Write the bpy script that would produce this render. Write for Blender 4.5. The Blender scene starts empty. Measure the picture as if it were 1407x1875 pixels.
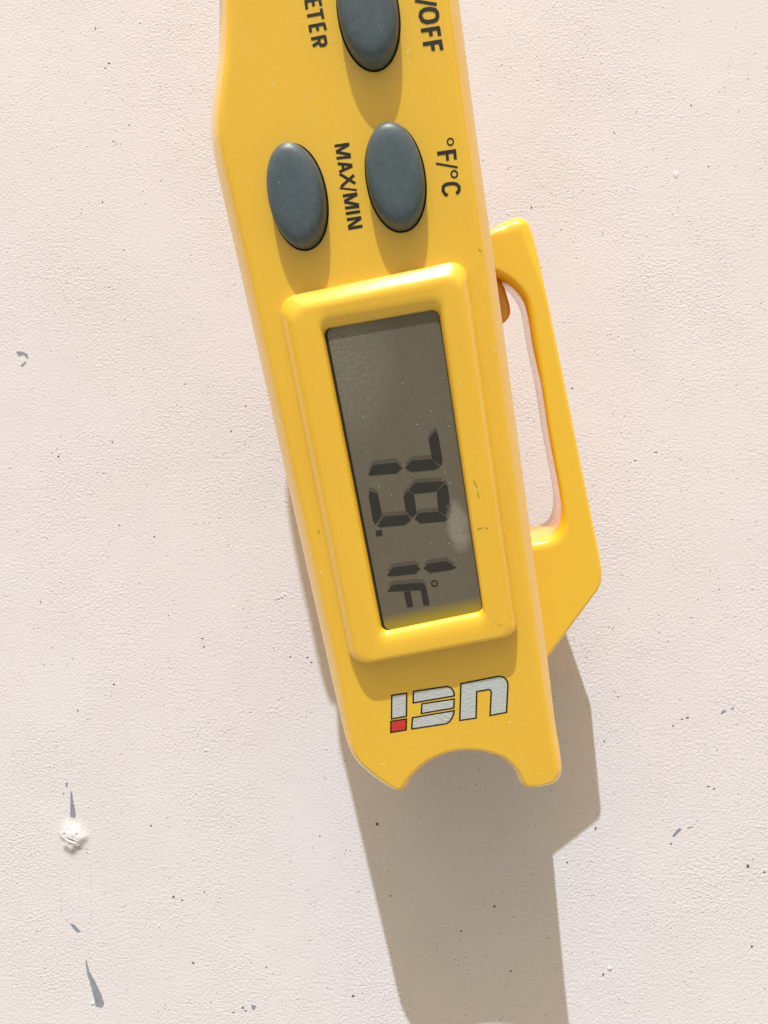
# Hand-held yellow pocket thermometer photographed from above over a sunlit, cream-painted surface.
# All measured coordinates below are real lengths in millimetres (device frame or ground frame).
import bpy, bmesh, math, random, json
import numpy as np
from mathutils import Vector, Matrix, Euler
from mathutils.geometry import delaunay_2d_cdt

D = json.loads(r'''{"CAM": {"loc": [14.833, -7.2744, 156.5946], "rot": [[0.995553, 0.0, 0.0942], [0.004371, 0.998923, -0.046197], [-0.094098, 0.046404, 0.994481]], "f": 1416}, "DEV": {"loc": [9.6651, 0.6614, 47.9251], "rot": [[0.98753, -0.157275, 0.007024], [0.154095, 0.956502, -0.247707], [0.03224, 0.245701, 0.968809]]}, "SUN": [-0.09398, 0.84624, 0.52444], "CLIPZ": [-15.15, -26.9], "BODY": [[[-14.828, 69.458, 2.4, 3.2], [-15.279, 68.116, 2.4, 3.2], [-16.131, 64.331, 2.4, 3.2], [-16.952, 61.354, 2.4, 3.2], [-18.091, 58.334, 2.4, 3.2], [-19.127, 55.456, 2.4, 3.2], [-19.719, 53.356, 2.4, 3.2], [-20.064, 51.328, 2.4, 3.2], [-20.152, 48.878, 2.4, 3.2], [-20.136, 46.528, 2.4, 3.2], [-19.824, 34.067, 2.4, 3.2], [-19.42, 13.717, 2.4, 3.2], [-18.942, -9.122, 2.4, 3.2], [-18.559, -22.557, 2.23, 2.878], [-18.066, -34.209, 1.693, 1.86], [-17.911, -36.256, 1.6, 1.683]], [[-17.701, -37.724, 1.113, 1.27], [-17.335, -39.087, 1.024, 1.136], [-16.789, -40.345, 1.0, 1.1], [-16.046, -41.465, 1.0, 1.1], [-15.066, -42.711, 1.0, 1.1], [-14.067, -43.868, 1.0, 1.1], [-12.966, -44.945, 1.0, 1.1], [-11.907, -45.783, 1.0, 1.1], [-11.265, -46.052, 1.0, 1.1], [-10.668, -46.08, 1.0, 1.1], [-10.107, -45.822, 1.0, 1.1], [-9.626, -45.273, 1.0, 1.1], [-9.107, -44.497, 1.0, 1.1]], [[-8.063, -43.424, 0.85, 0.95], [-6.88, -42.465, 0.85, 0.95], [-5.749, -41.78, 0.85, 0.95], [-4.563, -41.244, 0.85, 0.95], [-3.149, -40.833, 0.85, 0.95], [-1.776, -40.646, 0.85, 0.95], [-0.429, -40.594, 0.85, 0.95], [0.879, -40.765, 0.85, 0.95], [2.245, -41.08, 0.85, 0.95], [3.501, -41.563, 0.85, 0.95], [4.661, -42.124, 0.85, 0.95], [5.625, -42.887, 0.85, 0.95], [6.258, -43.653, 0.85, 0.95], [6.716, -44.489, 0.85, 0.95], [7.075, -45.451, 0.85, 0.95]], [[7.299, -46.52, 0.9, 1.0], [7.575, -47.2, 0.9, 1.0], [8.0, -47.715, 0.9, 1.0], [8.545, -47.968, 0.9, 1.0], [9.278, -48.06, 0.9, 1.0], [10.273, -48.047, 0.9, 1.0], [11.447, -47.919, 0.9, 1.0], [12.38, -47.715, 0.9, 1.0], [13.099, -47.256, 0.9, 1.0], [13.61, -46.497, 0.9, 1.0], [13.885, -45.529, 0.9, 1.0]], [[14.015, -42.587, 1.231, 1.382], [13.97, -38.352, 1.356, 1.715], [14.234, -28.681, 1.647, 2.491], [14.502, -7.999, 1.8, 2.9], [14.731, 12.564, 1.8, 2.9], [14.919, 29.116, 1.8, 2.9], [14.996, 45.036, 1.8, 2.9], [15.237, 61.134, 1.8, 2.9], [15.253, 64.309, 1.8, 2.9]]], "BEZ": {"base": [[-14.677, 29.457], [11.106, 29.794], [10.516, -23.707], [-14.42, -24.776]], "crest": [[-12.468, 27.188], [9.85, 27.505], [9.84, -22.279], [-12.841, -23.475]], "inner": [[-9.757, 26.834], [7.89, 26.478], [6.573, -20.727], [-9.98, -21.586]], "win": [[-9.115, 24.225], [6.536, 24.037], [6.013, -18.257], [-8.759, -19.255]]}, "SEG": [[[3.545, 8.2], [3.816, 7.394], [3.822, 3.971], [3.504, 3.318], [2.439, 4.447], [2.427, 7.305]], [[-0.377, 4.671], [2.28, 4.474], [3.338, 3.197], [2.511, 2.923], [-0.718, 3.16], [-1.467, 3.863]], [[-5.754, 4.955], [-2.569, 4.789], [-1.791, 3.884], [-2.749, 3.297], [-6.582, 3.598], [-6.653, 3.843]], [[-0.421, 1.536], [3.565, 1.097], [2.255, -0.118], [-0.759, 0.04], [-1.469, 0.707]], [[3.628, 0.788], [3.947, 0.238], [3.842, -3.253], [3.475, -4.002], [2.126, -2.893], [2.316, -0.244]], [[-1.657, 0.571], [-0.858, -0.061], [-0.937, -2.653], [-1.66, -3.298], [-2.379, -2.168], [-2.347, -0.07]], [[-0.58, -2.795], [1.947, -2.982], [3.288, -4.141], [2.852, -4.494], [-0.742, -4.242], [-1.351, -3.432]], [[-5.602, -2.497], [-2.23, -2.75], [-1.848, -3.522], [-2.802, -4.134], [-6.521, -3.884], [-6.736, -3.679]], [[-6.905, 1.377], [-6.431, 1.233], [-5.852, 0.752], [-5.787, -2.128], [-6.893, -3.432], [-7.202, -3.007], [-7.192, 0.718]], [[-5.642, -10.026], [-2.364, -10.08], [-1.754, -10.775], [-2.584, -11.372], [-6.149, -11.234], [-6.667, -11.003]], [[-0.569, -10.207], [2.031, -10.234], [3.289, -11.372], [2.534, -11.586], [-0.506, -11.57], [-1.316, -10.768]], [[-6.085, -12.536], [-2.174, -12.827], [-1.696, -13.022], [-1.465, -13.391], [-1.362, -16.275], [-2.231, -16.206], [-2.278, -13.876], [-7.055, -13.428]], [[-4.703, -13.89], [-3.738, -13.838], [-3.737, -16.15], [-4.623, -16.156]]], "DOT": [[-7.102, -4.305], [-6.182, -4.331], [-6.241, -5.126], [-7.165, -5.117]], "DEG": [[-0.152, -13.211], 0.403, 0.202], "BTN": [[3.736, 61.164], [-9.351, 41.534], [3.748, 41.368]], "BTNAX": [6.81, 3.929], "TXT": [["MAXMIN", [[-3.401, 46.816], [-1.459, 46.685]], 0.366, false], ["MAXMIN", [[-1.49, 46.648], [-3.332, 46.082]], 0.366, false], ["MAXMIN", [[-3.337, 46.055], [-1.533, 45.385]], 0.366, false], ["MAXMIN", [[-1.527, 45.131], [-3.434, 45.309]], 0.366, false], ["MAXMIN", [[-3.391, 44.634], [-1.544, 44.086]], 0.366, false], ["MAXMIN", [[-1.548, 43.979], [-3.385, 43.602]], 0.366, false], ["MAXMIN", [[-2.794, 44.407], [-2.783, 43.643]], 0.366, false], ["MAXMIN", [[-3.384, 43.361], [-1.566, 41.8]], 0.366, false], ["MAXMIN", [[-3.483, 41.774], [-1.541, 42.852]], 0.366, false], ["MAXMIN", [[-3.691, 41.632], [-1.502, 40.968]], 0.249, false], ["MAXMIN", [[-3.479, 40.599], [-1.532, 40.512]], 0.382, false], ["MAXMIN", [[-1.576, 40.448], [-3.415, 39.902]], 0.382, false], ["MAXMIN", [[-3.424, 39.852], [-1.594, 39.127]], 0.382, false], ["MAXMIN", [[-1.573, 38.902], [-3.47, 39.07]], 0.382, false], ["MAXMIN", [[-3.501, 38.365], [-1.571, 38.273]], 0.382, false], ["MAXMIN", [[-3.512, 37.595], [-1.578, 37.519]], 0.382, false], ["MAXMIN", [[-1.606, 37.45], [-3.489, 36.674]], 0.382, false], ["MAXMIN", [[-3.529, 36.458], [-1.599, 36.423]], 0.382, false], ["FC", [[11.788, 44.3], [11.758, 44.199], [11.705, 44.11], [11.633, 44.038], [11.545, 43.99], [11.449, 43.968], [11.35, 43.973], [11.255, 44.006], [11.172, 44.065], [11.105, 44.144], [11.059, 44.239], [11.037, 44.344], [11.041, 44.45], [11.071, 44.552], [11.124, 44.641], [11.197, 44.712], [11.284, 44.761], [11.381, 44.782], [11.479, 44.777], [11.574, 44.744], [11.657, 44.686], [11.724, 44.606], [11.77, 44.511], [11.792, 44.407]], 0.187, true], ["FC", [[11.68, 40.359], [11.65, 40.256], [11.596, 40.165], [11.521, 40.093], [11.431, 40.043], [11.331, 40.021], [11.228, 40.027], [11.13, 40.061], [11.043, 40.12], [10.973, 40.201], [10.925, 40.297], [10.903, 40.403], [10.906, 40.512], [10.937, 40.615], [10.991, 40.705], [11.066, 40.778], [11.157, 40.827], [11.257, 40.849], [11.359, 40.843], [11.457, 40.809], [11.543, 40.75], [11.613, 40.67], [11.661, 40.573], [11.684, 40.467]], 0.212, true], ["FC", [[9.521, 43.287], [11.944, 43.151]], 0.486, false], ["FC", [[11.787, 43.235], [11.716, 42.153]], 0.399, false], ["FC", [[10.783, 43.169], [10.721, 42.19]], 0.386, false], ["FC", [[9.181, 42.158], [11.842, 41.162]], 0.262, false], ["FC", [[10.035, 38.024], [9.731, 38.274], [9.545, 38.719], [9.651, 39.188], [9.971, 39.397], [10.488, 39.404], [11.047, 39.321], [11.418, 39.14], [11.649, 38.796], [11.618, 38.422], [11.401, 38.138], [11.139, 38.108]], 0.411, false], ["METER", [[-3.934, 64.166], [-1.927, 64.124]], 0.372, false], ["METER", [[-3.782, 64.278], [-3.821, 63.278]], 0.372, false], ["METER", [[-2.886, 64.157], [-2.899, 63.442]], 0.372, false], ["METER", [[-2.015, 64.085], [-1.981, 63.274]], 0.372, false], ["METER", [[-3.942, 62.51], [-1.989, 62.412]], 0.372, false], ["METER", [[-2.035, 62.998], [-2.0, 61.778]], 0.372, false], ["METER", [[-3.992, 61.288], [-1.901, 61.207]], 0.372, false], ["METER", [[-3.848, 61.359], [-3.842, 60.572]], 0.372, false], ["METER", [[-2.923, 61.279], [-2.915, 60.58]], 0.372, false], ["METER", [[-1.994, 61.227], [-1.934, 60.46]], 0.372, false], ["METER", [[-3.958, 59.823], [-2.055, 59.758]], 0.372, false], ["METER", [[-2.163, 59.781], [-2.168, 59.008], [-2.402, 58.808], [-2.85, 58.844], [-2.993, 59.108], [-2.98, 59.836]], 0.372, false], ["METER", [[-2.952, 59.319], [-3.899, 58.976]], 0.372, false], ["OFF", [[9.698, 61.375], [12.277, 60.397]], 0.354, false], ["OFF", [[10.076, 59.526], [10.242, 59.948], [10.698, 60.136], [11.394, 60.073], [11.981, 59.834], [12.196, 59.432], [12.159, 59.012], [11.92, 58.705], [11.468, 58.629], [10.77, 58.691], [10.266, 58.971]], 0.478, true], ["OFF", [[9.861, 57.879], [12.229, 57.722]], 0.461, false], ["OFF", [[11.018, 57.821], [11.024, 56.999]], 0.461, false], ["OFF", [[12.052, 57.789], [12.068, 56.836]], 0.461, false], ["OFF", [[9.849, 56.307], [12.257, 56.162]], 0.461, false], ["OFF", [[11.008, 56.237], [11.029, 55.32]], 0.461, false], ["OFF", [[12.044, 56.207], [12.082, 55.186]], 0.461, false]], "LOGO": [["i", [[-9.368, -29.813], [-7.092, -29.769], [-7.771, -33.43], [-10.057, -33.534]]], ["dot", [[-10.219, -33.926], [-7.846, -33.866], [-8.194, -35.609], [-10.565, -35.709]]], ["e", [[-6.044, -29.621], [-1.098, -29.53], [-0.668, -29.671], [-0.343, -29.991], [-0.158, -30.437], [-0.131, -30.927], [-0.166, -31.149], [-6.399, -31.432]]], ["e", [[-5.112, -31.772], [-0.265, -31.671], [-0.531, -33.052], [-5.474, -33.28]]], ["e", [[-6.911, -33.794], [-0.559, -33.506], [-0.738, -34.054], [-1.093, -34.663], [-1.551, -35.143], [-2.051, -35.406], [-7.321, -35.559]]], ["n", [[1.108, -29.386], [6.767, -28.992], [7.264, -29.142], [7.656, -29.5], [7.883, -29.98], [7.89, -30.541], [7.061, -34.787], [4.589, -34.973], [5.32, -31.309], [5.25, -30.977], [4.97, -30.858], [3.222, -30.938], [2.476, -35.096], [0.03, -35.143]]]], "CLIP": [[[12.605, 33.942], [14.719, 34.33], [15.937, 34.806], [16.912, 35.327], [18.189, 35.708], [19.203, 35.982], [20.096, 36.004], [20.877, 35.814], [21.463, 35.389], [21.782, 34.781], [21.99, 33.958], [22.25, 32.338], [22.765, 24.834], [24.223, 3.256], [25.182, -11.325], [25.627, -18.203], [25.629, -20.319], [25.345, -21.941], [24.762, -23.153], [23.747, -24.307], [19.966, -28.463], [15.176, -33.632], [10.504, -38.563], [5.11, -37.814]], [[7.158, -12.379], [15.346, -13.666], [17.534, -13.644], [18.8, -13.296], [19.804, -12.274], [20.385, -10.828], [20.678, -9.255], [20.757, -7.03], [20.329, 2.795], [20.213, 10.686], [19.805, 16.207], [19.652, 21.348], [19.438, 23.344], [18.894, 24.743], [18.02, 26.119], [16.943, 27.207], [15.694, 28.245], [13.586, 29.605]]], "NUB": [[13.441, 27.708], [15.917, 28.247], [16.911, 26.895], [17.301, 24.899], [17.467, 23.102], [17.252, 22.213], [16.534, 21.412], [15.707, 21.053], [13.328, 21.315]], "SCUFF": [[[[7.625, 0.693], [7.915, -0.353]], "b", 2.21], [[[7.907, -0.89], [7.915, -1.817]], "b", 2.21], [[[7.102, -6.128], [7.804, -6.004]], "b", 2.21], [[[8.248, -6.075], [8.521, -6.275]], "b", 2.21], [[[12.913, 30.711], [13.222, 30.373]], "b", 0.0], [[[-12.521, 18.372], [-12.232, 17.867]], "b", 0.0], [[[-15.438, -3.145], [-15.421, -3.883]], "b", 0.0], [[[7.581, 55.58], [8.093, 56.113]], "w", 0.0], [[[7.659, 54.407], [7.848, 54.689]], "w", 0.0], [[[11.14, 53.039], [11.384, 53.246]], "w", 0.0], [[[-1.567, 58.911], [-1.358, 59.252]], "w", 0.0], [[[-0.581, 55.864], [-0.304, 56.195]], "w", 0.0], [[[-13.743, 22.347], [-13.29, 21.518]], "w", 0.0], [[[-12.71, 19.763], [-12.693, 19.459]], "w", 0.0], [[[-14.503, -0.854], [-14.205, -1.388]], "w", 0.0], [[[-16.399, -9.269], [-16.256, -9.792]], "w", 0.0], [[[-2.072, -32.741], [-1.519, -32.375]], "w", 0.0], [[[-12.811, -40.784], [-12.281, -40.669]], "w", 0.0], [[[6.968, -36.621], [7.496, -36.338]], "w", 0.0], [[[5.763, -31.621], [5.95, -31.996]], "w", 0.0], [[[-15.497, 44.954], [-15.367, 44.513]], "w", 0.0], [[[-9.954, 55.977], [-9.894, 55.569]], "w", 0.0], [[[-6.007, 53.186], [-5.747, 53.397]], "w", 0.0], [[[7.657, 14.157], [7.804, 13.693]], "w", 2.21], [[[13.034, 17.549], [13.113, 17.096]], "w", 0.0]], "CHIP": [[[-65.25, -58.094], [-64.902, -58.559], [-64.511, -60.771], [-64.053, -62.342], [-64.011, -64.084], [-64.589, -64.549], [-65.35, -64.451], [-65.197, -62.383], [-65.343, -59.846]], [[-66.388, -56.459], [-65.932, -56.444], [-65.911, -57.32], [-66.367, -57.335]], [[-61.068, -91.958], [-60.511, -93.994], [-58.922, -96.761], [-57.69, -98.907], [-57.041, -100.765], [-57.462, -101.579], [-58.819, -101.343], [-59.196, -99.626], [-59.923, -97.451], [-60.829, -94.964], [-61.227, -92.444]], [[-64.99, -84.818], [-63.783, -85.239], [-62.317, -86.604], [-63.061, -86.865], [-64.109, -85.894]], [[56.171, -62.697], [56.626, -61.781], [57.522, -61.058], [58.022, -61.219], [57.214, -62.058], [56.524, -62.833]], [[58.851, -61.008], [60.036, -60.604], [60.181, -60.748], [59.145, -61.116]], [[65.423, -39.17], [65.95, -38.442], [66.675, -38.346], [66.462, -38.748], [65.681, -39.164]], [[67.377, -37.932], [68.027, -37.599], [68.151, -37.913], [67.63, -38.243]], [[-26.282, -99.143], [-25.387, -99.159], [-25.554, -100.124], [-26.274, -99.825]], [[-79.707, 34.57], [-78.611, 34.675], [-77.279, 34.1], [-76.812, 33.037], [-77.251, 33.045], [-77.93, 33.817], [-79.24, 33.589]], [[-78.831, 31.472], [-77.672, 32.421], [-77.357, 32.12], [-78.295, 31.125]]], "LUMP": [-64.382, -67.978], "SCR": [[[-66.886, -76.073], [-66.881, -77.683]], [[-66.883, -78.97], [-66.767, -80.894], [-66.658, -82.494]], [[-66.507, -83.064], [-66.08, -83.685]], [[-65.688, -84.307], [-65.164, -84.73]], [[-60.463, -72.258], [-60.491, -74.027]], [[-60.431, -75.149], [-60.264, -78.029]], [[-60.363, -79.635], [-60.307, -80.593]], [[-60.203, -82.188], [-60.19, -84.264]], [[-61.357, -86.812], [-59.311, -86.996]], [[-58.706, -86.711], [-57.969, -86.26]], [[-57.04, -85.353], [-55.469, -84.353]], [[-66.532, -49.77], [-66.431, -51.075]], [[-66.446, -51.892], [-66.375, -53.359]], [[-65.206, -51.692], [-65.105, -52.994]], [[-62.932, -74.936], [-62.872, -76.058]], [[-62.713, -78.46], [-62.755, -79.585]], [[-62.85, -81.352], [-62.766, -81.989]], [[-61.418, -76.797], [-61.328, -77.756]]], "SPECK": [[-63.566, 105.373, 0.139, 0.499], [-53.483, 105.857, 0.167, 0.167], [-60.304, 97.363, 0.333, 0.222], [-61.143, 96.314, 0.333, 0.167], [-55.479, 83.42, 0.167, 0.222], [-58.949, 79.968, 0.167, 0.167], [-61.106, 66.722, 0.167, 0.278], [-65.829, 64.383, 0.167, 0.167], [-56.134, 56.05, 0.167, 0.167], [-42.183, 26.971, 0.222, 0.167], [-32.046, 16.816, 0.194, 0.222], [-29.089, 22.055, 0.167, 0.167], [-69.689, 11.81, 0.278, 0.222], [-71.049, 12.637, 0.167, 0.111], [-69.971, 13.33, 0.167, 0.111], [-57.8, 14.862, 0.222, 0.167], [-55.87, -2.816, 0.222, 0.167], [-48.23, -5.204, 0.222, 0.167], [-44.876, -21.529, 0.167, 0.167], [-37.575, -26.153, 0.333, 0.167], [-37.202, -27.828, 0.222, 0.167], [-56.358, -35.936, 0.222, 0.222], [-64.062, -41.524, 0.222, 0.222], [-15.573, -29.686, 0.278, 0.167], [-14.775, -30.665, 0.278, 0.167], [-19.078, -29.637, 0.222, 0.167], [-72.785, -19.008, 0.111, 0.389], [-47.817, -64.573, 0.222, 0.222], [-12.686, -65.306, 0.167, 0.222], [-42.825, -78.627, 0.278, 0.333], [-40.978, -79.196, 0.278, 0.167], [-36.318, -77.35, 0.222, 0.167], [-38.487, -91.545, 0.444, 0.167], [-23.359, -91.591, 0.167, 0.167], [-5.732, -96.24, 0.333, 0.222], [-28.076, -99.766, 0.222, 0.222], [-27.507, -100.372, 0.222, 0.167], [-29.972, -100.839, 0.333, 0.111], [-1.097, -62.496, 0.333, 0.444], [61.662, 81.812, 0.194, 0.222], [64.871, 69.107, 0.167, 0.167], [46.497, 76.908, 0.167, 0.167], [29.951, 62.081, 0.222, 0.278], [37.782, 24.828, 0.222, 0.222], [53.919, 11.839, 0.333, 0.167], [49.903, 10.238, 0.278, 0.167], [56.603, -41.576, 0.222, 0.167], [58.265, -40.275, 0.278, 0.167], [59.297, -39.935, 0.333, 0.167], [43.502, -44.87, 0.222, 0.222], [46.191, -36.241, 0.167, 0.167], [42.913, -89.346, 0.222, 0.222], [70.142, -67.729, 0.333, 0.333], [70.591, -82.67, 0.222, 0.222], [36.212, -68.433, 0.222, 0.167], [41.691, -61.734, 0.167, 0.333], [22.145, -77.536, 0.222, 0.278], [15.637, -82.571, 0.167, 0.222], [25.182, -89.695, 0.222, 0.167], [9.681, -48.277, 0.222, 0.167], [1.59, -76.378, 0.167, 0.167], [62.998, -52.962, 0.333, 0.111], [64.11, -53.34, 0.278, 0.111], [73.128, -68.725, 0.222, 0.222], [55.913, -64.095, 0.222, 0.167], [-66.742, -58.69, 0.167, 0.167]], "BUMP": [[-36.528, -48.956, 0.444], [-45.71, -84.542, 0.389], [44.16, -88.148, 0.666], [-21.025, -17.328, 0.444], [-21.705, -17.67, 0.389], [-20.345, -16.987, 0.389], [-22.273, -17.899, 0.333], [58.503, 67.702, 0.888], [-39.337, -32.006, 0.333], [54.24, -23.368, 0.333], [-59.51, -100.74, 0.555], [-16.841, -97.302, 0.333]], "GCOR": [[-85.717, 113.183], [76.884, 102.71], [73.327, -96.823], [-79.402, -106.075]]}''')
MM = 0.001
sc = bpy.context.scene
COL = sc.collection
rnd = random.Random(7)

# ---------------------------------------------------------------- camera, sky, sun, exposure
cam = bpy.data.cameras.new('camera')
cam.sensor_fit = 'VERTICAL'
cam.sensor_height = 24.0
cam.lens = D['CAM']['f'] / 1875.0 * 24.0
cam.clip_start = 0.005
cam.clip_end = 50.0
cam_ob = bpy.data.objects.new('camera', cam)
COL.objects.link(cam_ob)
cam_ob.matrix_world = Matrix.Translation(Vector(D['CAM']['loc']) * MM) @ Matrix(D['CAM']['rot']).to_4x4()
sc.camera = cam_ob

SUN = Vector((-0.084, 0.849, 0.518)).normalized()
world = bpy.data.worlds.new('World')
sc.world = world
world.use_nodes = True
wn = world.node_tree
wn.nodes.clear()
w_out = wn.nodes.new('ShaderNodeOutputWorld')
w_bg = wn.nodes.new('ShaderNodeBackground')
w_sky = wn.nodes.new('ShaderNodeTexSky')
w_sky.sky_type = 'NISHITA'
w_sky.sun_disc = False
w_sky.sun_elevation = math.asin(SUN.z)
w_sky.sun_rotation = math.atan2(SUN.x, SUN.y)
w_sky.altitude = 0
w_sky.air_density = 4.0
w_sky.dust_density = 4.0
w_sky.ozone_density = 0.0
wn.links.new(w_sky.outputs[0], w_bg.inputs[0])
w_bg.inputs[1].default_value = 0.112
wn.links.new(w_bg.outputs[0], w_out.inputs[0])

sun = bpy.data.lights.new('sun', 'SUN')
sun.energy = 3.35
sun.angle = math.radians(0.53)
sun.color = (0.87, 1.0, 0.985)
sun_ob = bpy.data.objects.new('sun', sun)
COL.objects.link(sun_ob)
sun_ob.rotation_euler = SUN.to_track_quat('Z', 'Y').to_euler()
sun_ob.location = SUN * 2

sc.view_settings.view_transform = 'Standard'
sc.view_settings.look = 'None'
sc.view_settings.gamma = 1.0
sc.view_settings.use_curve_mapping = False
sc.view_settings.exposure = 0.31
sc.render.engine = 'CYCLES'
sc.cycles.max_bounces = 8
sc.cycles.diffuse_bounces = 5

# ---------------------------------------------------------------- helpers
def prop(o, label=None, category=None, kind=None, group=None):
    for k, v in (('label', label), ('category', category), ('kind', kind), ('group', group)):
        if v:
            o[k] = v
    return o

def mesh_obj(name, verts, faces, mat, parent=None, smooth=True, scale=MM):
    me = bpy.data.meshes.new(name)
    me.from_pydata([tuple(c * scale for c in v) for v in verts], [], faces)
    me.update()
    if smooth:
        me.polygons.foreach_set('use_smooth', [True] * len(me.polygons))
    me.materials.append(mat)
    o = bpy.data.objects.new(name, me)
    COL.objects.link(o)
    if parent is not None:
        o.parent = parent
    return o

class Acc:
    """collects vertices and faces of one mesh"""
    def __init__(self):
        self.v, self.f = [], []
    def add(self, verts, faces):
        b = len(self.v)
        self.v += [tuple(p) for p in verts]
        self.f += [tuple(b + i for i in f) for f in faces]
    def obj(self, name, mat, parent=None, smooth=True):
        return mesh_obj(name, self.v, self.f, mat, parent, smooth)

def catmull(pts, step, closed=False):
    P = np.array(pts, float)
    n = len(P)
    out = []
    rng = range(n) if closed else range(n - 1)
    for i in rng:
        if closed:
            p0, p1, p2, p3 = P[i - 1], P[i], P[(i + 1) % n], P[(i + 2) % n]
        else:
            p1, p2 = P[i], P[i + 1]
            p0 = P[i - 1] if i else 2 * p1 - p2
            p3 = P[i + 2] if i + 2 < n else 2 * p2 - p1
        t0 = 0
        t1 = max(np.linalg.norm(p1 - p0) ** .5, 1e-4)
        t2 = t1 + max(np.linalg.norm(p2 - p1) ** .5, 1e-4)
        t3 = t2 + max(np.linalg.norm(p3 - p2) ** .5, 1e-4)
        k = max(1, int(round(np.linalg.norm(p2 - p1) / step)))
        for j in range(k):
            t = t1 + (t2 - t1) * j / k
            a1 = (t1 - t) / t1 * p0 + t / t1 * p1
            a2 = (t2 - t) / (t2 - t1) * p1 + (t - t1) / (t2 - t1) * p2
            a3 = (t3 - t) / (t3 - t2) * p2 + (t - t2) / (t3 - t2) * p3
            b1 = (t2 - t) / t2 * a1 + t / t2 * a2
            b2 = (t3 - t) / (t3 - t1) * a2 + (t - t1) / (t3 - t1) * a3
            out.append((t2 - t) / (t2 - t1) * b1 + (t - t1) / (t2 - t1) * b2)
    if not closed:
        out.append(P[-1])
    return np.array(out)

def area2(P):
    x, y = P[:, 0], P[:, 1]
    return float(np.sum(x * np.roll(y, -1) - np.roll(x, -1) * y))

def normals_in(P):
    """inward normals of a counter-clockwise closed outline"""
    t = np.roll(P, -1, 0) - np.roll(P, 1, 0)
    t /= np.maximum(np.linalg.norm(t, axis=1), 1e-9)[:, None]
    return np.c_[-t[:, 1], t[:, 0]]

def seg_dist(Q, P):
    """distance of points Q to closed outline P, and the nearest outline parameter"""
    A = P; B = np.roll(P, -1, 0); AB = B - A; L2 = np.maximum((AB ** 2).sum(1), 1e-12)
    dist = np.empty(len(Q)); par = np.empty(len(Q))
    for s in range(0, len(Q), 1500):
        q = Q[s:s + 1500, None, :]
        t = np.clip(((q - A) * AB).sum(2) / L2, 0, 1)
        d = np.linalg.norm(q - (A + t[..., None] * AB), axis=2)
        k = d.argmin(1); r = np.arange(len(k))
        dist[s:s + 1500] = d[r, k]; par[s:s + 1500] = k + t[r, k]
    return dist, par

def inside(Q, P):
    c = np.zeros(len(Q), bool)
    x, y = Q[:, 0], Q[:, 1]
    j = len(P) - 1
    for i in range(len(P)):
        xi, yi = P[i]; xj, yj = P[j]
        m = (yi > y) != (yj > y)
        with np.errstate(divide='ignore', invalid='ignore'):
            xx = (xj - xi) * (y - yi) / (yj - yi if yj != yi else 1e-12) + xi
        c ^= m & (x < xx)
        j = i
    return c

def moulded(name, outline, wid, dep, ztop, zbot, mat, parent, grid=2.0, zfun=None, taper=0.0, expo=None):
    """a moulded plate: rounded top edge (width wid, drop dep per outline point), side walls, flat back"""
    P = np.array(outline, float); wid = np.array(wid, float); dep = np.array(dep, float)
    if area2(P) < 0:
        P, wid, dep = P[::-1].copy(), wid[::-1].copy(), dep[::-1].copy()
    N = normals_in(P)
    n = len(P)
    pts = []
    for f in (0.015, 0.06, 0.14, 0.25, 0.38, 0.53, 0.7, 0.86, 1.0, 1.25, 1.6):
        q = P + N * (wid * f)[:, None]
        d, _ = seg_dist(q, P)
        pts.append(q[(d > 0.97 * wid * f) & inside(q, P)])
    lo, hi = P.min(0), P.max(0)
    gx, gy = np.meshgrid(np.arange(lo[0], hi[0], grid), np.arange(lo[1], hi[1], grid))
    g = np.c_[gx.ravel(), gy.ravel()]
    g = g[inside(g, P)]
    d, par = seg_dist(g, P)
    g = g[d > wid[par.astype(int) % n] * 1.7]
    Q = np.vstack(pts + [g])
    vin = [Vector(p) for p in P] + [Vector(p) for p in Q]
    vo, _, fo, _, _, _ = delaunay_2d_cdt(vin, [], [list(range(n))], 1, 1e-5)
    V = np.array([tuple(v) for v in vo])
    d, par = seg_dist(V, P)
    k0 = np.floor(par).astype(int) % n; k1 = (k0 + 1) % n; fr = par - np.floor(par)
    w = wid[k0] * (1 - fr) + wid[k1] * fr
    h = dep[k0] * (1 - fr) + dep[k1] * fr
    u = np.clip(1 - d / w, 0, 1)
    z = ztop - h * (u ** expo if expo else 1 - np.sqrt(np.maximum(1 - u * u, 0)))
    if zfun is not None:
        z = z + zfun(V)
    verts = [(V[i, 0], V[i, 1], z[i]) for i in range(len(V))]
    faces = [tuple(f) for f in fo]
    # walls
    ring0 = list(range(n))
    zs = [0.15, 0.5, 0.93, 1.0]
    ins = [-taper, -taper, 0.0, 0.45]
    ztops = np.array([verts[i][2] for i in ring0])
    prev = ring0
    for zf, q in zip(zs, ins):
        ring = []
        for i in range(n):
            p = P[i] + N[i] * q
            verts.append((p[0], p[1], ztops[i] * (1 - zf) + zbot * zf)); ring.append(len(verts) - 1)
        for i in range(n):
            j = (i + 1) % n
            faces.append((prev[i], ring[i], ring[j], prev[j]))
        prev = ring
    vo2, _, fo2, _, _, _ = delaunay_2d_cdt([Vector(verts[i][:2]) for i in prev], [], [list(range(n))], 1, 1e-6)
    if len(vo2) == n:
        faces += [tuple(prev[i] for i in reversed(f)) for f in fo2]
    return mesh_obj(name, verts, faces, mat, parent)

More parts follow.
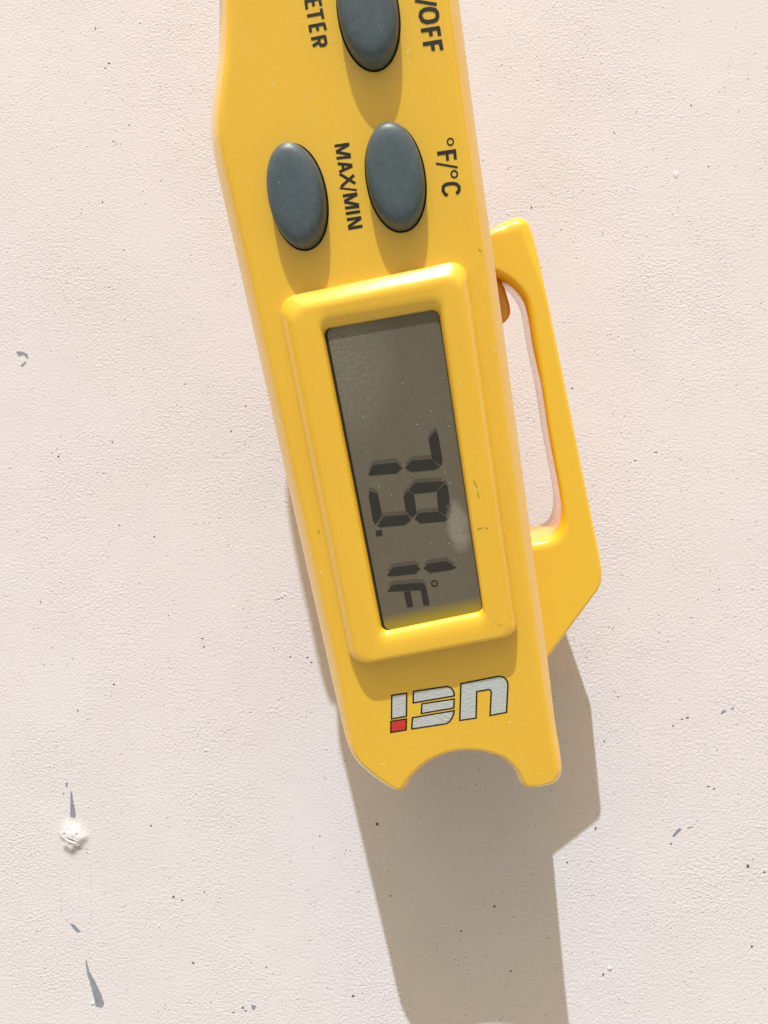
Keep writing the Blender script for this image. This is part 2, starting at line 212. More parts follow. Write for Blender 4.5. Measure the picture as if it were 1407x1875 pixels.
def round_poly(quad, r, k=8):
    """polygon with rounded corners, k+1 points per corner"""
    P = np.array(quad, float); n = len(P); out = []
    rr = r if hasattr(r, '__len__') else [r] * n
    for i in range(n):
        a, b, c = P[i - 1], P[i], P[(i + 1) % n]
        u = (a - b) / np.linalg.norm(a - b); v = (c - b) / np.linalg.norm(c - b)
        ang = math.acos(np.clip(u @ v, -1, 1)); t = rr[i] / math.tan(ang / 2)
        m = (u + v) / np.linalg.norm(u + v); ctr = b + m * (rr[i] / math.sin(ang / 2))
        p0, p1 = b + u * t, b + v * t
        a0 = math.atan2(*(p0 - ctr)[::-1]); a1 = math.atan2(*(p1 - ctr)[::-1])
        da = (a1 - a0 + math.pi) % (2 * math.pi) - math.pi
        for j in range(k + 1):
            th = a0 + da * j / k
            out.append(ctr + rr[i] * np.array([math.cos(th), math.sin(th)]))
    return np.array(out)

def loft(rings, close_last=False):
    """rings: list of (Nx2 array, z)"""
    v, f = [], []
    n = len(rings[0][0])
    for P, z in rings:
        zz = z if hasattr(z, '__len__') else [z] * n
        v += [(p[0], p[1], zz[i]) for i, p in enumerate(P)]
    for r in range(len(rings) - 1):
        for i in range(n):
            j = (i + 1) % n
            f.append((r * n + i, r * n + j, (r + 1) * n + j, (r + 1) * n + i))
    if close_last:
        f.append(tuple((len(rings) - 1) * n + i for i in range(n)))
    return v, f

def offset_poly(P, d):
    """mitred offset, positive = outward; P any orientation"""
    P = np.array(P, float)
    if area2(P) < 0:
        P = P[::-1]
    n = len(P); out = []
    for i in range(n):
        a, b, c = P[i - 1], P[i], P[(i + 1) % n]
        e1 = (b - a) / np.linalg.norm(b - a); e2 = (c - b) / np.linalg.norm(c - b)
        n1 = np.array([e1[1], -e1[0]]); n2 = np.array([e2[1], -e2[0]])
        m = n1 + n2; m /= np.linalg.norm(m)
        out.append(b + m * d / max(m @ n1, 0.4))
    return np.array(out)

def flat_slab(acc, P, z0, z1):
    """thin printed slab from polygon P: top face and a tiny rim"""
    P = np.array(P, float)
    if area2(P) < 0:
        P = P[::-1]
    n = len(P)
    v = [(p[0], p[1], z1) for p in P] + [(p[0], p[1], z0) for p in P]
    vo, _, fo, _, _, _ = delaunay_2d_cdt([Vector(p) for p in P], [], [list(range(n))], 1, 1e-6)
    f = [tuple(t) for t in fo] if len(vo) == n else [tuple(range(n))]
    f += [(i, n + i, n + (i + 1) % n, (i + 1) % n) for i in range(n)]
    acc.add(v, f)

def stroke(acc, pts, w, z0, z1, closed=False):
    P = np.array(pts, float); n = len(P); L, Rr = [], []
    for i in range(n):
        if closed:
            a, c = P[i - 1], P[(i + 1) % n]
        else:
            a, c = P[max(i - 1, 0)], P[min(i + 1, n - 1)]
        b = P[i]
        def un(x):
            l = np.linalg.norm(x); return x / l if l > 1e-9 else None
        e1, e2 = un(b - a), un(c - b)
        e1 = e2 if e1 is None else e1; e2 = e1 if e2 is None else e2
        m = np.array([-(e1 + e2)[1], (e1 + e2)[0]]); m /= np.linalg.norm(m)
        k = w / 2 / max(m @ np.array([-e1[1], e1[0]]), 0.5)
        L.append(b + m * k); Rr.append(b - m * k)
    v = [(p[0], p[1], z1) for p in L] + [(p[0], p[1], z1) for p in Rr] + [(p[0], p[1], z0) for p in L] + [(p[0], p[1], z0) for p in Rr]
    f = []
    for i in range(n if closed else n - 1):
        j = (i + 1) % n
        f += [(i, n + i, n + j, j), (2 * n + i, i, j, 2 * n + j), (n + i, 3 * n + i, 3 * n + j, n + j)]
    acc.add(v, f)

# ---------------------------------------------------------------- materials
def principled(name, base, rough=0.5, spec=0.5, metal=0.0):
    m = bpy.data.materials.new(name)
    m.use_nodes = True
    b = m.node_tree.nodes['Principled BSDF']
    b.inputs['Base Color'].default_value = (*base, 1)
    b.inputs['Roughness'].default_value = rough
    b.inputs['Specular IOR Level'].default_value = spec
    b.inputs['Metallic'].default_value = metal
    return m, m.node_tree, b

def coords(nt, scale=1000.0):
    tc = nt.nodes.new('ShaderNodeTexCoord')
    mp = nt.nodes.new('ShaderNodeMapping')
    mp.inputs['Scale'].default_value = (scale,) * 3
    nt.links.new(tc.outputs['Object'], mp.inputs['Vector'])
    return mp.outputs[0]

def noise(nt, vec, scale, detail=3, rough=0.5, dist=0.0):
    n = nt.nodes.new('ShaderNodeTexNoise')
    n.inputs['Scale'].default_value = scale
    n.inputs['Detail'].default_value = detail
    n.inputs['Roughness'].default_value = rough
    n.inputs['Distortion'].default_value = dist
    nt.links.new(vec, n.inputs['Vector'])
    return n.outputs['Fac']

def ramp(nt, fac, stops):
    r = nt.nodes.new('ShaderNodeValToRGB')
    e = r.color_ramp.elements
    while len(e) < len(stops):
        e.new(0.5)
    for el, (p, c) in zip(e, stops):
        el.position = p
        el.color = (*c, 1) if hasattr(c, '__len__') else (c, c, c, 1)
    nt.links.new(fac, r.inputs[0])
    return r.outputs[0]

def math_node(nt, op, a, b=None, clamp=False):
    n = nt.nodes.new('ShaderNodeMath'); n.operation = op; n.use_clamp = clamp
    for i, x in enumerate((a, b)):
        if x is None:
            continue
        if isinstance(x, (int, float)):
            n.inputs[i].default_value = x
        else:
            nt.links.new(x, n.inputs[i])
    return n.outputs[0]

def mix(nt, fac, a, b, mode='MIX'):
    n = nt.nodes.new('ShaderNodeMix'); n.data_type = 'RGBA'; n.blend_type = mode
    for s, x in ((n.inputs[0], fac), (n.inputs[6], a), (n.inputs[7], b)):
        if isinstance(x, (int, float)):
            s.default_value = x
        elif isinstance(x, tuple):
            s.default_value = (*x, 1)
        else:
            nt.links.new(x, s)
    return n.outputs[2]

def bump(nt, bsdf, height, strength, distance):
    b = nt.nodes.new('ShaderNodeBump')
    b.inputs['Strength'].default_value = strength
    b.inputs['Distance'].default_value = distance
    nt.links.new(height, b.inputs['Height'])
    nt.links.new(b.outputs[0], bsdf.inputs['Normal'])
    return b

def yellow_plastic(name, base, deep, rough=0.36, sss=0.25):
    m, nt, b = principled(name, base, rough, 0.75)
    v = coords(nt)
    big = noise(nt, v, 0.06, 3, 0.5)
    col = mix(nt, ramp(nt, big, [(0.35, 0.0), (0.65, 1.0)]), base, deep)
    # ground-in grime specks and pale scuffs
    grime = ramp(nt, math_node(nt, 'MULTIPLY', noise(nt, v, 1.6, 2, 0.6), noise(nt, v, 0.13, 2)), [(0.43, 0.0), (0.49, 1.0)])
    col = mix(nt, math_node(nt, 'MULTIPLY', grime, 0.25), col, (0.20, 0.10, 0.025))
    vo = nt.nodes.new('ShaderNodeTexVoronoi'); vo.inputs['Scale'].default_value = 0.55
    nt.links.new(v, vo.inputs['Vector'])
    dust = ramp(nt, vo.outputs['Distance'], [(0.05, 1.0), (0.09, 0.0)])
    pick = ramp(nt, noise(nt, v, 0.55, 0), [(0.60, 0.0), (0.66, 1.0)])
    col = mix(nt, math_node(nt, 'MULTIPLY', math_node(nt, 'MULTIPLY', dust, pick), 0.35), col, (0.85, 0.72, 0.42))
    nt.links.new(col, b.inputs['Base Color'])
    rg = ramp(nt, noise(nt, v, 0.8, 4, 0.6), [(0.3, rough - 0.03), (0.7, rough + 0.05)])
    nt.links.new(rg, b.inputs['Roughness'])
    b.inputs['Coat Weight'].default_value = 0.8
    b.inputs['Coat Roughness'].default_value = 0.17
    b.inputs['Subsurface Weight'].default_value = sss
    b.inputs['Subsurface Radius'].default_value = (1.0, 0.45, 0.08)
    b.inputs['Subsurface Scale'].default_value = 0.0012
    return m

M_BODY = yellow_plastic('yellow_abs', (0.915, 0.525, 0.034), (0.90, 0.508, 0.030), 0.24)
M_CLIP = yellow_plastic('amber_abs', (0.975, 0.59, 0.034), (0.97, 0.57, 0.032), 0.20, 0.35)

def rubber():
    m, nt, b = principled('slate_rubber', (0.055, 0.082, 0.10), 0.42, 0.5)
    v = coords(nt)
    f = ramp(nt, noise(nt, v, 1.3, 6, 0.7), [(0.35, 0.0), (0.75, 1.0)])
    col = mix(nt, math_node(nt, 'MULTIPLY', f, 0.5), (0.066, 0.088, 0.122), (0.14, 0.16, 0.195))
    vo = nt.nodes.new('ShaderNodeTexVoronoi'); vo.inputs['Scale'].default_value = 1.1
    nt.links.new(v, vo.inputs['Vector'])
    d = ramp(nt, vo.outputs['Distance'], [(0.06, 1.0), (0.11, 0.0)])
    pick = ramp(nt, noise(nt, v, 1.1, 0), [(0.58, 0.0), (0.63, 1.0)])
    col = mix(nt, math_node(nt, 'MULTIPLY', math_node(nt, 'MULTIPLY', d, pick), 0.6), col, (0.5, 0.5, 0.48))
    nt.links.new(col, b.inputs['Base Color'])
    bump(nt, b, noise(nt, v, 7.0, 4, 0.6), 0.35, 0.00004)
    return m
M_NUB = yellow_plastic('shade_tinted_abs', (0.97, 0.47, 0.018), (0.96, 0.46, 0.018), 0.3, 0.4)  # clip plastic tinted orange to carry the shade and translucency under the hook
M_RUBBER = rubber()
M_GAP, _, _ = principled('black_gap', (0.008, 0.007, 0.006), 0.7, 0.2)
M_GASKET, _, _ = principled('dark_gasket', (0.03, 0.018, 0.012), 0.5, 0.3)

def print_ink(name, base):
    m, nt, b = principled(name, base, 0.5, 0.4)
    v = coords(nt)
    w = ramp(nt, noise(nt, v, 5.0, 4, 0.7), [(0.62, 0.0), (0.72, 1.0)])
    nt.links.new(mix(nt, math_node(nt, 'MULTIPLY', w, 0.35), base, (0.35, 0.2, 0.08)), b.inputs['Base Color'])
    return m
M_INK = print_ink('black_ink', (0.022, 0.016, 0.018))
M_EDGE = print_ink('black_outline_ink', (0.015, 0.006, 0.006))

def window_film(nt, v, col):
    """dust and a pale streaky patch on the display window, at their place in the thermometer's own coordinates"""
    sep = nt.nodes.new('ShaderNodeSeparateXYZ'); nt.links.new(v, sep.inputs[0])
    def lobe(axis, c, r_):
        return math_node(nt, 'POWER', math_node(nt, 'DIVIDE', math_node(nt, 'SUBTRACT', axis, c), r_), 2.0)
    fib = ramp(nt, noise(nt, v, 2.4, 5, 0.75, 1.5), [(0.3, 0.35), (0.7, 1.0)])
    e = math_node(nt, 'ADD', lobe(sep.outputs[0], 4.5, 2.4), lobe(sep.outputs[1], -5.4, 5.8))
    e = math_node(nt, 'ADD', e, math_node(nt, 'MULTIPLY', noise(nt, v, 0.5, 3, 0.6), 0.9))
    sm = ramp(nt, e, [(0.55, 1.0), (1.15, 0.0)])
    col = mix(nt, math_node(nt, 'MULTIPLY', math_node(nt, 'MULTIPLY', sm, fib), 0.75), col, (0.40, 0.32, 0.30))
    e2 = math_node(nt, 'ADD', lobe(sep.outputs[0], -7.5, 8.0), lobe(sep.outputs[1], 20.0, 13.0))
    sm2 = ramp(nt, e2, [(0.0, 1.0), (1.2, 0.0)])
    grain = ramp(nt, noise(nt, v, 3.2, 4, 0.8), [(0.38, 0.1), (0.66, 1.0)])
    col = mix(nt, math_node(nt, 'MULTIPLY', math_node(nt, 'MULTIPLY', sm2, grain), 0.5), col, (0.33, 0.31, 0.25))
    return col, sep

def segment_ink(name, base):
    m, nt, b = principled(name, base, 0.35, 0.4)
    col, _ = window_film(nt, coords(nt), base)
    nt.links.new(col, b.inputs['Base Color'])
    return m

def lcd():
    m, nt, b = principled('lcd_panel', (0.12, 0.10, 0.08), 0.3, 0.45)
    v = coords(nt)
    g = noise(nt, v, 4.0, 4, 0.6)
    col = mix(nt, ramp(nt, g, [(0.3, 0.0), (0.75, 1.0)]), (0.122, 0.095, 0.078), (0.178, 0.139, 0.112))
    # greenish tint that drifts over the sheet
    t = ramp(nt, noise(nt, v, 0.09, 2), [(0.4, 0.0), (0.65, 1.0)])
    col = mix(nt, math_node(nt, 'MULTIPLY', t, 0.4), col, (0.145, 0.13, 0.115))
    vo = nt.nodes.new('ShaderNodeTexVoronoi'); vo.inputs['Scale'].default_value = 0.9
    nt.links.new(v, vo.inputs['Vector'])
    d = ramp(nt, vo.outputs['Distance'], [(0.055, 1.0), (0.085, 0.0)])
    pick = ramp(nt, noise(nt, v, 0.9, 0), [(0.52, 0.0), (0.58, 1.0)])
    col = mix(nt, math_node(nt, 'MULTIPLY', math_node(nt, 'MULTIPLY', d, pick), 0.7), col, (0.6, 0.55, 0.45))
    col, sep = window_film(nt, v, col)
    # yellow glow of the well wall at the window's lower edge, painted as gradient
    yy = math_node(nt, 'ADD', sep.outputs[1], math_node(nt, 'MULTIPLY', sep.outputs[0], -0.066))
    lower_glow = ramp(nt, math_node(nt, 'DIVIDE', math_node(nt, 'ADD', yy, 19.2), 4.0), [(0.25, 1.0), (0.72, 0.0)])
    col = mix(nt, lower_glow, col, (0.36, 0.25, 0.02))
    nt.links.new(col, b.inputs['Base Color'])
    nt.links.new(ramp(nt, noise(nt, v, 1.2, 4, 0.7), [(0.3, 0.22), (0.7, 0.42)]), b.inputs['Roughness'])
    return m
M_LCD = lcd()
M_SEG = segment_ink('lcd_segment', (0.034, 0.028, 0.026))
M_GHOST = segment_ink('lcd_segment_reflection', (0.098, 0.077, 0.07))

def foil(name, base):
    m, nt, b = principled(name, base, 0.42, 0.6, 0.15)
    v = coords(nt)
    h = noise(nt, v, 3.2, 3, 0.6, 0.6)
    bump(nt, b, h, 0.9, 0.00018)
    return m
M_FOIL = foil('silver_foil', (0.62, 0.61, 0.68))
M_RED = foil('red_foil', (0.72, 0.035, 0.03))

def painted():
    m, nt, b = principled('cream_paint', (0.62, 0.54, 0.46), 0.75, 0.25)
    v = coords(nt)
    t = ramp(nt, noise(nt, v, 0.012, 4, 0.6), [(0.35, 0.0), (0.65, 1.0)])
    col = mix(nt, t, (0.635, 0.574, 0.652), (0.63, 0.560, 0.648))
    p = noise(nt, v, 0.045, 3, 0.6)
    col = mix(nt, math_node(nt, 'MULTIPLY', ramp(nt, p, [(0.45, 0.0), (0.75, 1.0)]), 0.24), col, (0.555, 0.50, 0.55))
    # tiny dark pits in the skin of the paint
    vo = nt.nodes.new('ShaderNodeTexVoronoi'); vo.inputs['Scale'].default_value = 1.05
    nt.links.new(v, vo.inputs['Vector'])
    d = ramp(nt, math_node(nt, 'ADD', vo.outputs['Distance'], math_node(nt, 'MULTIPLY', noise(nt, v, 3.0, 2), 0.12)), [(0.16, 1.0), (0.24, 0.0)])
    pick = ramp(nt, noise(nt, v, 0.30, 2, 0.6), [(0.54, 0.0), (0.64, 1.0)])
    pit = math_node(nt, 'MULTIPLY', d, pick)
    col = mix(nt, math_node(nt, 'MULTIPLY', pit, 0.38), col, (0.25, 0.20, 0.17))
    nt.links.new(col, b.inputs['Base Color'])
    # sprayed stipple: fine grain with small dents
    n1 = noise(nt, v, 1.85, 3, 0.6)
    v2 = nt.nodes.new('ShaderNodeTexVoronoi'); v2.inputs['Scale'].default_value = 1.5
    nt.links.new(v, v2.inputs['Vector'])
    dent = ramp(nt, math_node(nt, 'ADD', v2.outputs['Distance'], math_node(nt, 'MULTIPLY', noise(nt, v, 5.0, 2), 0.3)), [(0.22, 1.0), (0.42, 0.0)])
    dsel = ramp(nt, noise(nt, v, 0.8, 3, 0.6), [(0.45, 0.0), (0.6, 1.0)])
    h = math_node(nt, 'SUBTRACT', n1, math_node(nt, 'MULTIPLY', math_node(nt, 'MULTIPLY', dent, dsel), 0.45))
    amp = ramp(nt, noise(nt, v, 0.035, 4, 0.6), [(0.32, 0.3), (0.68, 1.15)])
    h = math_node(nt, 'MULTIPLY', h, amp)
    h = math_node(nt, 'SUBTRACT', h, math_node(nt, 'MULTIPLY', pit, 0.6))
    bump(nt, b, h, 1.0, 0.00022)
    return m
M_PAINT = painted()

def undercoat():
    m, nt, b = principled('blue_grey_undercoat', (0.21, 0.22, 0.28), 0.6, 0.3)
    v = coords(nt)
    n = ramp(nt, noise(nt, v, 0.5, 4, 0.6), [(0.3, 0.0), (0.7, 1.0)])
    nt.links.new(mix(nt, n, (0.20, 0.195, 0.27), (0.25, 0.265, 0.34)), b.inputs['Base Color'])
    bump(nt, b, noise(nt, v, 2.0, 3), 0.5, 0.0001)
    return m
M_UNDER = undercoat()
M_SPECK, _, _ = principled('dark_grit', (0.12, 0.095, 0.08), 0.8, 0.2)
M_GRIME, _, _ = principled('grime', (0.48, 0.27, 0.05), 0.7, 0.2)
M_PALE, _, _ = principled('pale_scuff', (0.85, 0.72, 0.45), 0.6, 0.3)
M_SCR, _, _ = principled('scuffed_paint', (0.44, 0.40, 0.42), 0.7, 0.2)

# ---------------------------------------------------------------- the painted ground
S = 3000.0
ground = mesh_obj('ground', [(-S, -S, 0), (S, -S, 0), (S, S, 0), (-S, S, 0)], [(0, 1, 2, 3)], M_PAINT, smooth=False)
prop(ground, 'cream painted rough surface with chips, pits and grit under the thermometer', kind='structure')

def ragged(P, step, amp, seed):
    r = random.Random(seed)
    P = np.array(P, float)
    Q = []
    for i in range(len(P)):
        a, b = P[i], P[(i + 1) % len(P)]
        k = max(1, int(np.linalg.norm(b - a) / step))
        for j in range(k):
            q = a + (b - a) * j / k
            Q.append(q + np.array([r.uniform(-amp, amp), r.uniform(-amp, amp)]))
    return np.array(Q)

for i, P in enumerate(D['CHIP']):
    a = Acc()
    flat_slab(a, ragged(P, 0.25, 0.075, i), -0.02, 0.015)
    a.obj('paint_chip', M_UNDER, ground, smooth=False)

# raised blister of paint with a split crown
lx, ly = D['LUMP']
v, f = [(0, 0, 0)], []
NR, NT = 60, 140
def lump_h(r, th, x, y):
    R = 2.2 + 0.7 * max(0.0, math.sin(th)) + 0.25 * math.sin(3 * th + 1.0) + 0.12 * math.sin(7 * th)
    e = 4.0 if math.sin(th) < 0 else 4.0 - 1.0 * math.sin(th)
    h = 1.05 * math.exp(-(r / R) ** e) + 0.10 * math.exp(-(r / 4.0) ** 2)
    k = math.exp(-(r / 2.0) ** 4)
    h += k * (0.04 * math.sin(5.1 * x + 1.7 * y) * math.sin(4.3 * y - 2.2 * x) + 0.022 * math.sin(11 * x + 3) * math.sin(9 * y + 1) - 0.10 * (1 - r / 2.5) + 0.07 * y)
    s = y - 0.15 + 0.3 * x                                   # split across the crown
    h -= 0.55 * math.exp(-(s / 0.14) ** 2) * math.exp(-((x - .15) / 0.75) ** 4)
    h += 0.18 * math.exp(-((s + 0.32) / 0.2) ** 2) * math.exp(-((x - .15) / 0.8) ** 4)
    s2 = x + 0.2 - 0.5 * (y + 0.6)
    h -= 0.30 * math.exp(-(s2 / 0.11) ** 2) * math.exp(-((y + 0.6) / 0.35) ** 4)
    for px_, py_, a_ in ((-1.75, 1.15, .8), (1.15, 1.2, -.9)):  # two nicks on the rim
        u = (x - px_) * math.cos(a_) + (y - py_) * math.sin(a_); w = -(x - px_) * math.sin(a_) + (y - py_) * math.cos(a_)
        h -= 0.35 * math.exp(-(u / .38) ** 4 - (w / .13) ** 2)
    return h - 0.012 - 0.10 * math.exp(-(5.5 / 4.0) ** 2)
verts, faces = [], []
for ir in range(NR + 1):
    r = 5.5 * ir / NR
    for it in range(NT):
        th = 2 * math.pi * it / NT
        x, y = r * math.cos(th), r * math.sin(th)
        verts.append((lx + x, ly + y, lump_h(r, th, x, y)))
for ir in range(NR):
    for it in range(NT):
        j = (it + 1) % NT
        faces.append((ir * NT + it, (ir + 1) * NT + it, (ir + 1) * NT + j, ir * NT + j))
mesh_obj('paint_blister', verts, faces, M_PAINT, ground)

a = Acc()
for P in D['SCR']:
    stroke(a, ragged_line := [np.array(p) + np.array([rnd.uniform(-.06, .06), 0]) for p in P], 0.085, -0.01, 0.008)
o = a.obj('scratch_marks', M_SCR, ground, smooth=False); o['kind'] = 'stuff'

# dark pits and grit, pale nibs of paint
a = Acc()
for k, (x, y, w, h) in enumerate(D['SPECK']):
    r = random.Random(k); n = 9
    rot = r.uniform(-.5, .5)
    P = []
    for i in range(n):
        t = 2 * math.pi * i / n; q = r.uniform(.55, 1.15)
        px, py = 1.05 * w * q * math.cos(t), 1.05 * h * q * math.sin(t)
        P.append((x + px * math.cos(rot) - py * math.sin(rot), y + px * math.sin(rot) + py * math.cos(rot)))
    flat_slab(a, P, -0.02, 0.02 + 0.0005 * k)
o = a.obj('dark_grit', M_SPECK, ground, smooth=False); o['kind'] = 'stuff'
a = Acc()
def nib(x, y, r, seed, hgt):
    q = random.Random(seed); n = 10; ks = 4
    ph = [q.uniform(.6, 1.3) for _ in range(n)]
    vs = [(x, y, hgt)]
    for k in range(1, ks + 1):
        e = k / ks
        for i in range(n):
            t = 2 * math.pi * i / n
            rr = r * e * (1 + (ph[i] - 1) * e)
            vs.append((x + rr * math.cos(t), y + rr * math.sin(t), hgt * math.sqrt(max(0, 1 - e * e)) - (0.03 if k == ks else 0) + q.uniform(-.04, .04) * r))
    fs = [(0, 1 + i, 1 + (i + 1) % n) for i in range(n)]
    for k in range(ks - 1):
        for i in range(n):
            j = (i + 1) % n
            fs.append((1 + k * n + i, 1 + (k + 1) * n + i, 1 + (k + 1) * n + j, 1 + k * n + j))
    a.add(vs, fs)
for k, (x, y, r) in enumerate(D['BUMP']):
    nib(x, y, r * .8, 100 + k, r * (0.34 if r < .7 else 0.16))
for k in range(160):
    nib(rnd.uniform(-85, 80), rnd.uniform(-105, 112), rnd.uniform(.10, .22), 900 + k, rnd.uniform(.05, .14))
o = a.obj('paint_nibs', M_PAINT, ground); o['kind'] = 'stuff'

# ---------------------------------------------------------------- the thermometer
therm = bpy.data.objects.new('digital_thermometer', None)
COL.objects.link(therm)
therm.empty_display_size = 0.02
therm.matrix_world = Matrix.Translation(Vector(D['DEV']['loc']) * MM) @ Matrix(D['DEV']['rot']).to_4x4()
prop(therm, 'yellow plastic pocket digital thermometer with slate buttons and an LCD reading 79.1 degrees F', 'thermometer')

# housing outline: left side down, round the forked end, right side up
left, tipl, notch, tipr, right = D['BODY']
# out of the picture the case simply runs on and ends round
grip_l = [(2.0, 158.0), (-5.0, 157.0), (-10.5, 152.0), (-13.2, 143.0), (-13.6, 120.0), (-13.6, 95.0), (-13.5, 78.0)]
grip_r = [(13.8, 90.0), (14.0, 110.0), (14.0, 132.0), (13.2, 147.0), (9.5, 155.0)]
gw = lambda g: [(x, y, 2.4, 3.2) for x, y in g]
ctrl4 = gw(grip_l) + left[1:] + tipl + notch + tipr + right + gw(grip_r)
ctrl = [p[:2] for p in ctrl4]
cw = [p[2] for p in ctrl4]
cd = [p[3] for p in ctrl4]
P = catmull(ctrl, 0.45)[:-1]
C = np.array(ctrl)
par_len = np.r_[0, np.cumsum(np.linalg.norm(np.diff(C, axis=0), axis=1))]
pl = np.r_[0, np.cumsum(np.linalg.norm(np.diff(P, axis=0), axis=1))]
wid = np.interp(pl / pl[-1], par_len / par_len[-1], cw)
dep = np.interp(pl / pl[-1], par_len / par_len[-1], cd)
ker = np.ones(9) / 9
wid = np.convolve(np.pad(wid, 4, 'edge'), ker, 'valid'); dep = np.convolve(np.pad(dep, 4, 'edge'), ker, 'valid')
housing = moulded('housing', P, wid, dep, 0.0, -27.0, M_BODY, therm, grid=2.0, taper=-0.1, expo=1.45)

# thin flange added out of view, shaped to cast the left shadow strip
P = catmull([(-4.0, 71.4), (6.0, 72.5), (9.0, 80.0), (9.0, 140.0), (4.0, 152.0), (-8.0, 154.0), (-18.0, 151.5), (-20.2, 145.0), (-20.9, 130.0), (-20.7, 100.0), (-20.3, 76.0), (-19.6, 71.4), (-18.0, 70.3), (-14.0, 70.4)], 0.6, True)
moulded('shadow_flange', P, [0.5] * len(P), [0.5] * len(P), -0.6, -3.2, M_BODY, therm, grid=3.0)

# raised bezel round the display
B = D['BEZ']
B['base'][2][1] = B['crest'][2][1] - 0.42
B['base'][3][1] = B['crest'][3][1] - 0.42
K = 10
rb = round_poly(B['base'], [2.4, 2.2, 1.9, 2.2], K); rc = round_poly(B['crest'], [1.9, 1.9, 1.7, 1.9], K)
ri = round_poly(B['inner'], [2.3, 2.1, 1.9, 1.9], K); rw = round_poly(B['win'], [0.95, 1.05, .9, .9], K)
lerp = lambda p, q, t: p * (1 - t) + q * t
rings = [(rb + (rb - rb.mean(0)) * 0.012, -0.25), (rb, 0.0)]
for t, z in ((.012, .10), (.03, .52), (.05, .74), (.09, .86), (.20, 1.06), (.32, 1.29), (.45, 1.52), (.58, 1.73), (.70, 1.90), (.80, 2.02), (.89, 2.11), (1.0, 2.17)):
    rings.append((lerp(rb, rc, t), z))
for t, z in ((.3, 2.20), (.8, 2.20), (1.0, 2.185)):
    rings.append((lerp(rc, ri, t), z))
for t, z in ((.2, 2.165), (.4, 2.11), (.55, 2.02), (.68, 1.90), (.78, 1.77), (.86, 1.62), (.93, 1.455), (1.0, 1.24)):
    rings.append((lerp(ri, rw, t), z))
rings += [(rw, 1.17), (rw, .1)]
v, f = loft(rings)
bez = mesh_obj('display_bezel', v, [tuple(reversed(q)) for q in f], M_BODY, therm)

# display: dark gasket rim, liquid crystal sheet, segments
ctr = rw.mean(0)
lcdp = rw.copy()
inset = np.array([0.30 if p[0] < ctr[0] else 0.10 for p in rw])
lcdq = np.array([(p[0] + (0.42 if p[0] < ctr[0] else -0.12), p[1] + (-0.07 if p[1] > ctr[1] else 0.10)) for p in rw])
v, f = loft([(rw + (rw - ctr) * .004,  1.17), (lcdq, 1.175)])
mesh_obj('display_gasket', v, f, M_GASKET, therm, smooth=False)
a = Acc()
flat_slab(a, lcdq + (lcdq - ctr) * 0.003, .2, 1.19)
disp = a.obj('display', M_LCD, therm, smooth=False)
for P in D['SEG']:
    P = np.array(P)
    g = Acc(); flat_slab(g, offset_poly(P + np.array([0.06, 0.62]), -0.03), 1.191, 1.20)  # darker copy painting each segment's ghost reflection, shifted up the sheet
    g.obj('segment_reflection', M_GHOST, disp, smooth=False)
for P in D['SEG']:
    g = Acc(); flat_slab(g, P, 1.20, 1.23)
    g.obj('segment', M_SEG, disp, smooth=False)
g = Acc(); flat_slab(g, D['DOT'], 1.20, 1.23); g.obj('decimal_point', M_SEG, disp, smooth=False)
(dx, dy), ro, rin = D['DEG']
g = Acc(); stroke(g, [(dx + ro * math.cos(t), dy + ro * math.sin(t)) for t in np.linspace(0, 2 * math.pi, 25)[:-1]], 0.20, 1.20, 1.23, True)
g.obj('degree_mark', M_SEG, disp, smooth=False)

# buttons
ba, bb_ = D['BTNAX']
def ellipse(cx, cy, a_, b_, n=96, e=2.08):
    t = np.linspace(0, 2 * math.pi, n, endpoint=False)
    c, s = np.cos(t), np.sin(t)
    return np.c_[cx + b_ * np.sign(c) * np.abs(c) ** (2 / e), cy + a_ * np.sign(s) * np.abs(s) ** (2 / e)]
for k, (bx, by) in enumerate(D['BTN']):
    g = Acc(); flat_slab(g, ellipse(bx, by, ba, bb_), -0.1, 0.03)
    sock = g.obj('button_socket', M_GAP, therm, smooth=False)
    lean = (-0.12, 0.05) if k == 1 else (0.0, 0.03)
    rings = []
    for s, z in ((.22, .02), (.24, .8), (.28, 1.35), (.37, 1.74), (.53, 2.06), (.76, 2.32), (1.08, 2.51), (1.5, 2.64), (2.1, 2.73), (2.9, 2.78)):
        rings.append((ellipse(bx + lean[0] * z / 2, by + lean[1] * z / 2, ba - s, bb_ - s), z))
    v, f = loft(rings, True)
    mesh_obj('button', v, f, M_RUBBER, therm)

# printed lettering, one part per legend
texts = {}
for k, (name, pts, w, closed) in enumerate(D['TXT']):
    stroke(texts.setdefault(name, Acc()), pts, w, -0.02, 0.02 + 0.0006 * k, closed)
for name, lab in (('METER', 'printed legend, visible letters ETER'), ('OFF', 'printed legend, visible characters /OFF'), ('MAXMIN', 'printed legend MAX/MIN'), ('FC', 'printed legend °F/°C')):
    o = texts[name].obj('lettering', M_INK, therm, smooth=False); o['label'] = lab

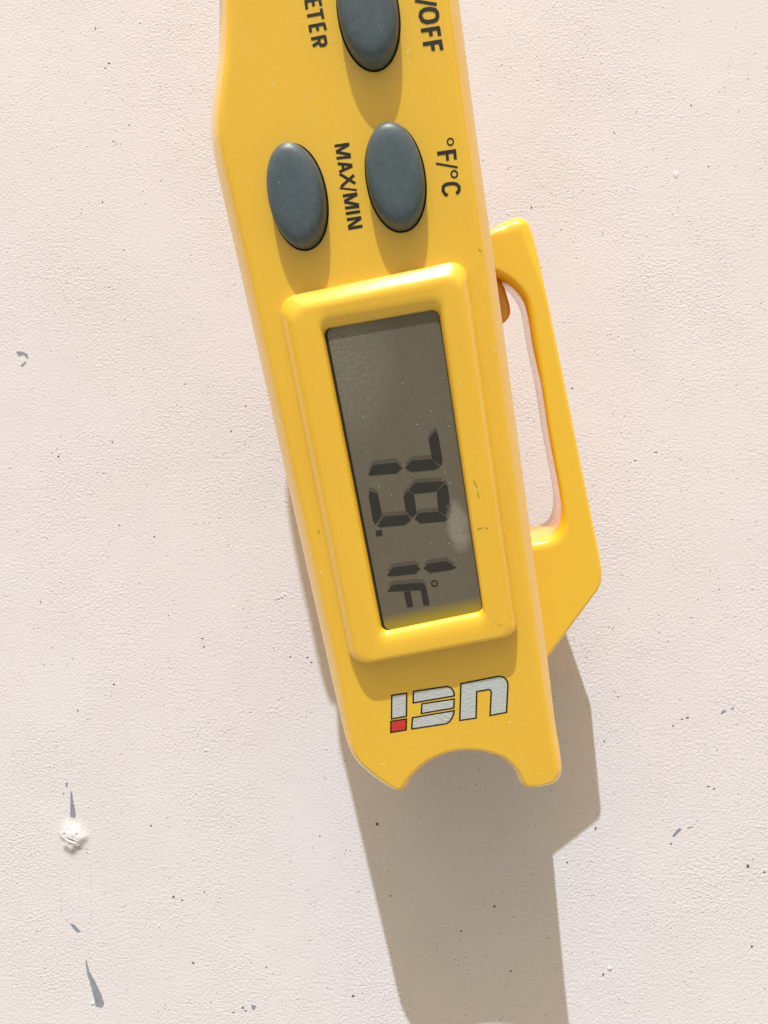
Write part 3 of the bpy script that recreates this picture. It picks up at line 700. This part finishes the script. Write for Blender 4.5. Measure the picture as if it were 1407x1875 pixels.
# small scuffs and grime on the face
for kind_, mat_ in (('b', M_GRIME), ('w', M_PALE)):
    g = Acc()
    for k, (pts, kk, z) in enumerate(D['SCUFF']):
        if kk == kind_:
            stroke(g, pts, 0.16 if kk == 'b' else 0.11, z - 0.02, z + 0.012 + 0.0004 * k)
    o = g.obj('scuff_marks', mat_, therm, smooth=False); o['kind'] = 'stuff'

# maker's emblem in silver foil with black keyline
logo = None
e = Acc()
for n_, P in D['LOGO']:
    flat_slab(e, offset_poly(P, 0.115), -0.02, 0.02)
emb = e.obj('emblem', M_EDGE, therm, smooth=False)
for n_, P in D['LOGO']:
    g = Acc(); flat_slab(g, offset_poly(P, -0.12), .0, .04)
    o = g.obj('foil_shape', M_RED if n_ == 'dot' else M_FOIL, emb, smooth=False)
    if n_ == 'dot':
        o['label'] = 'red foil square'

# side clip: hook-ended bar rising from a wedge
ct, cb = D['CLIPZ']
out, inn = D['CLIP']
ctrl = out + inn
cw = [0.55] * len(out) + [0.7] * len(inn)
cd = [0.55] * len(out) + [0.8] * len(inn)
for i in range(3, 12):
    cw[i], cd[i] = 2.0, 1.6
for i in range(len(out), len(out) + 6):
    cw[i], cd[i] = 1.5, 1.2
for i in range(len(out) + len(inn) - 8, len(out) + len(inn) - 1):
    cw[i], cd[i] = 1.2, 1.4
P = catmull(ctrl, 0.4, True)
C = np.array(ctrl + [ctrl[0]])
# carry the widths along the resampled outline
_, par = seg_dist(P, np.array(ctrl))
k0 = np.floor(par).astype(int) % len(ctrl); fr = par - np.floor(par); k1 = (k0 + 1) % len(ctrl)
cw, cd = np.array(cw), np.array(cd)
wid = cw[k0] * (1 - fr) + cw[k1] * fr; dep = cd[k0] * (1 - fr) + cd[k1] * fr
wid = np.convolve(np.r_[wid[-3:], wid, wid[:3]], np.ones(7) / 7, 'valid'); dep = np.convolve(np.r_[dep[-3:], dep, dep[:3]], np.ones(7) / 7, 'valid')
clip = moulded('pocket_clip', P, wid, dep, ct, cb, M_CLIP, therm, grid=1.5)
P = catmull(D['NUB'], 0.25, True)
moulded('grip_nub', P, [0.7] * len(P), [0.9] * len(P), ct - 3.6, cb + .6, M_NUB, clip, grid=1.0)
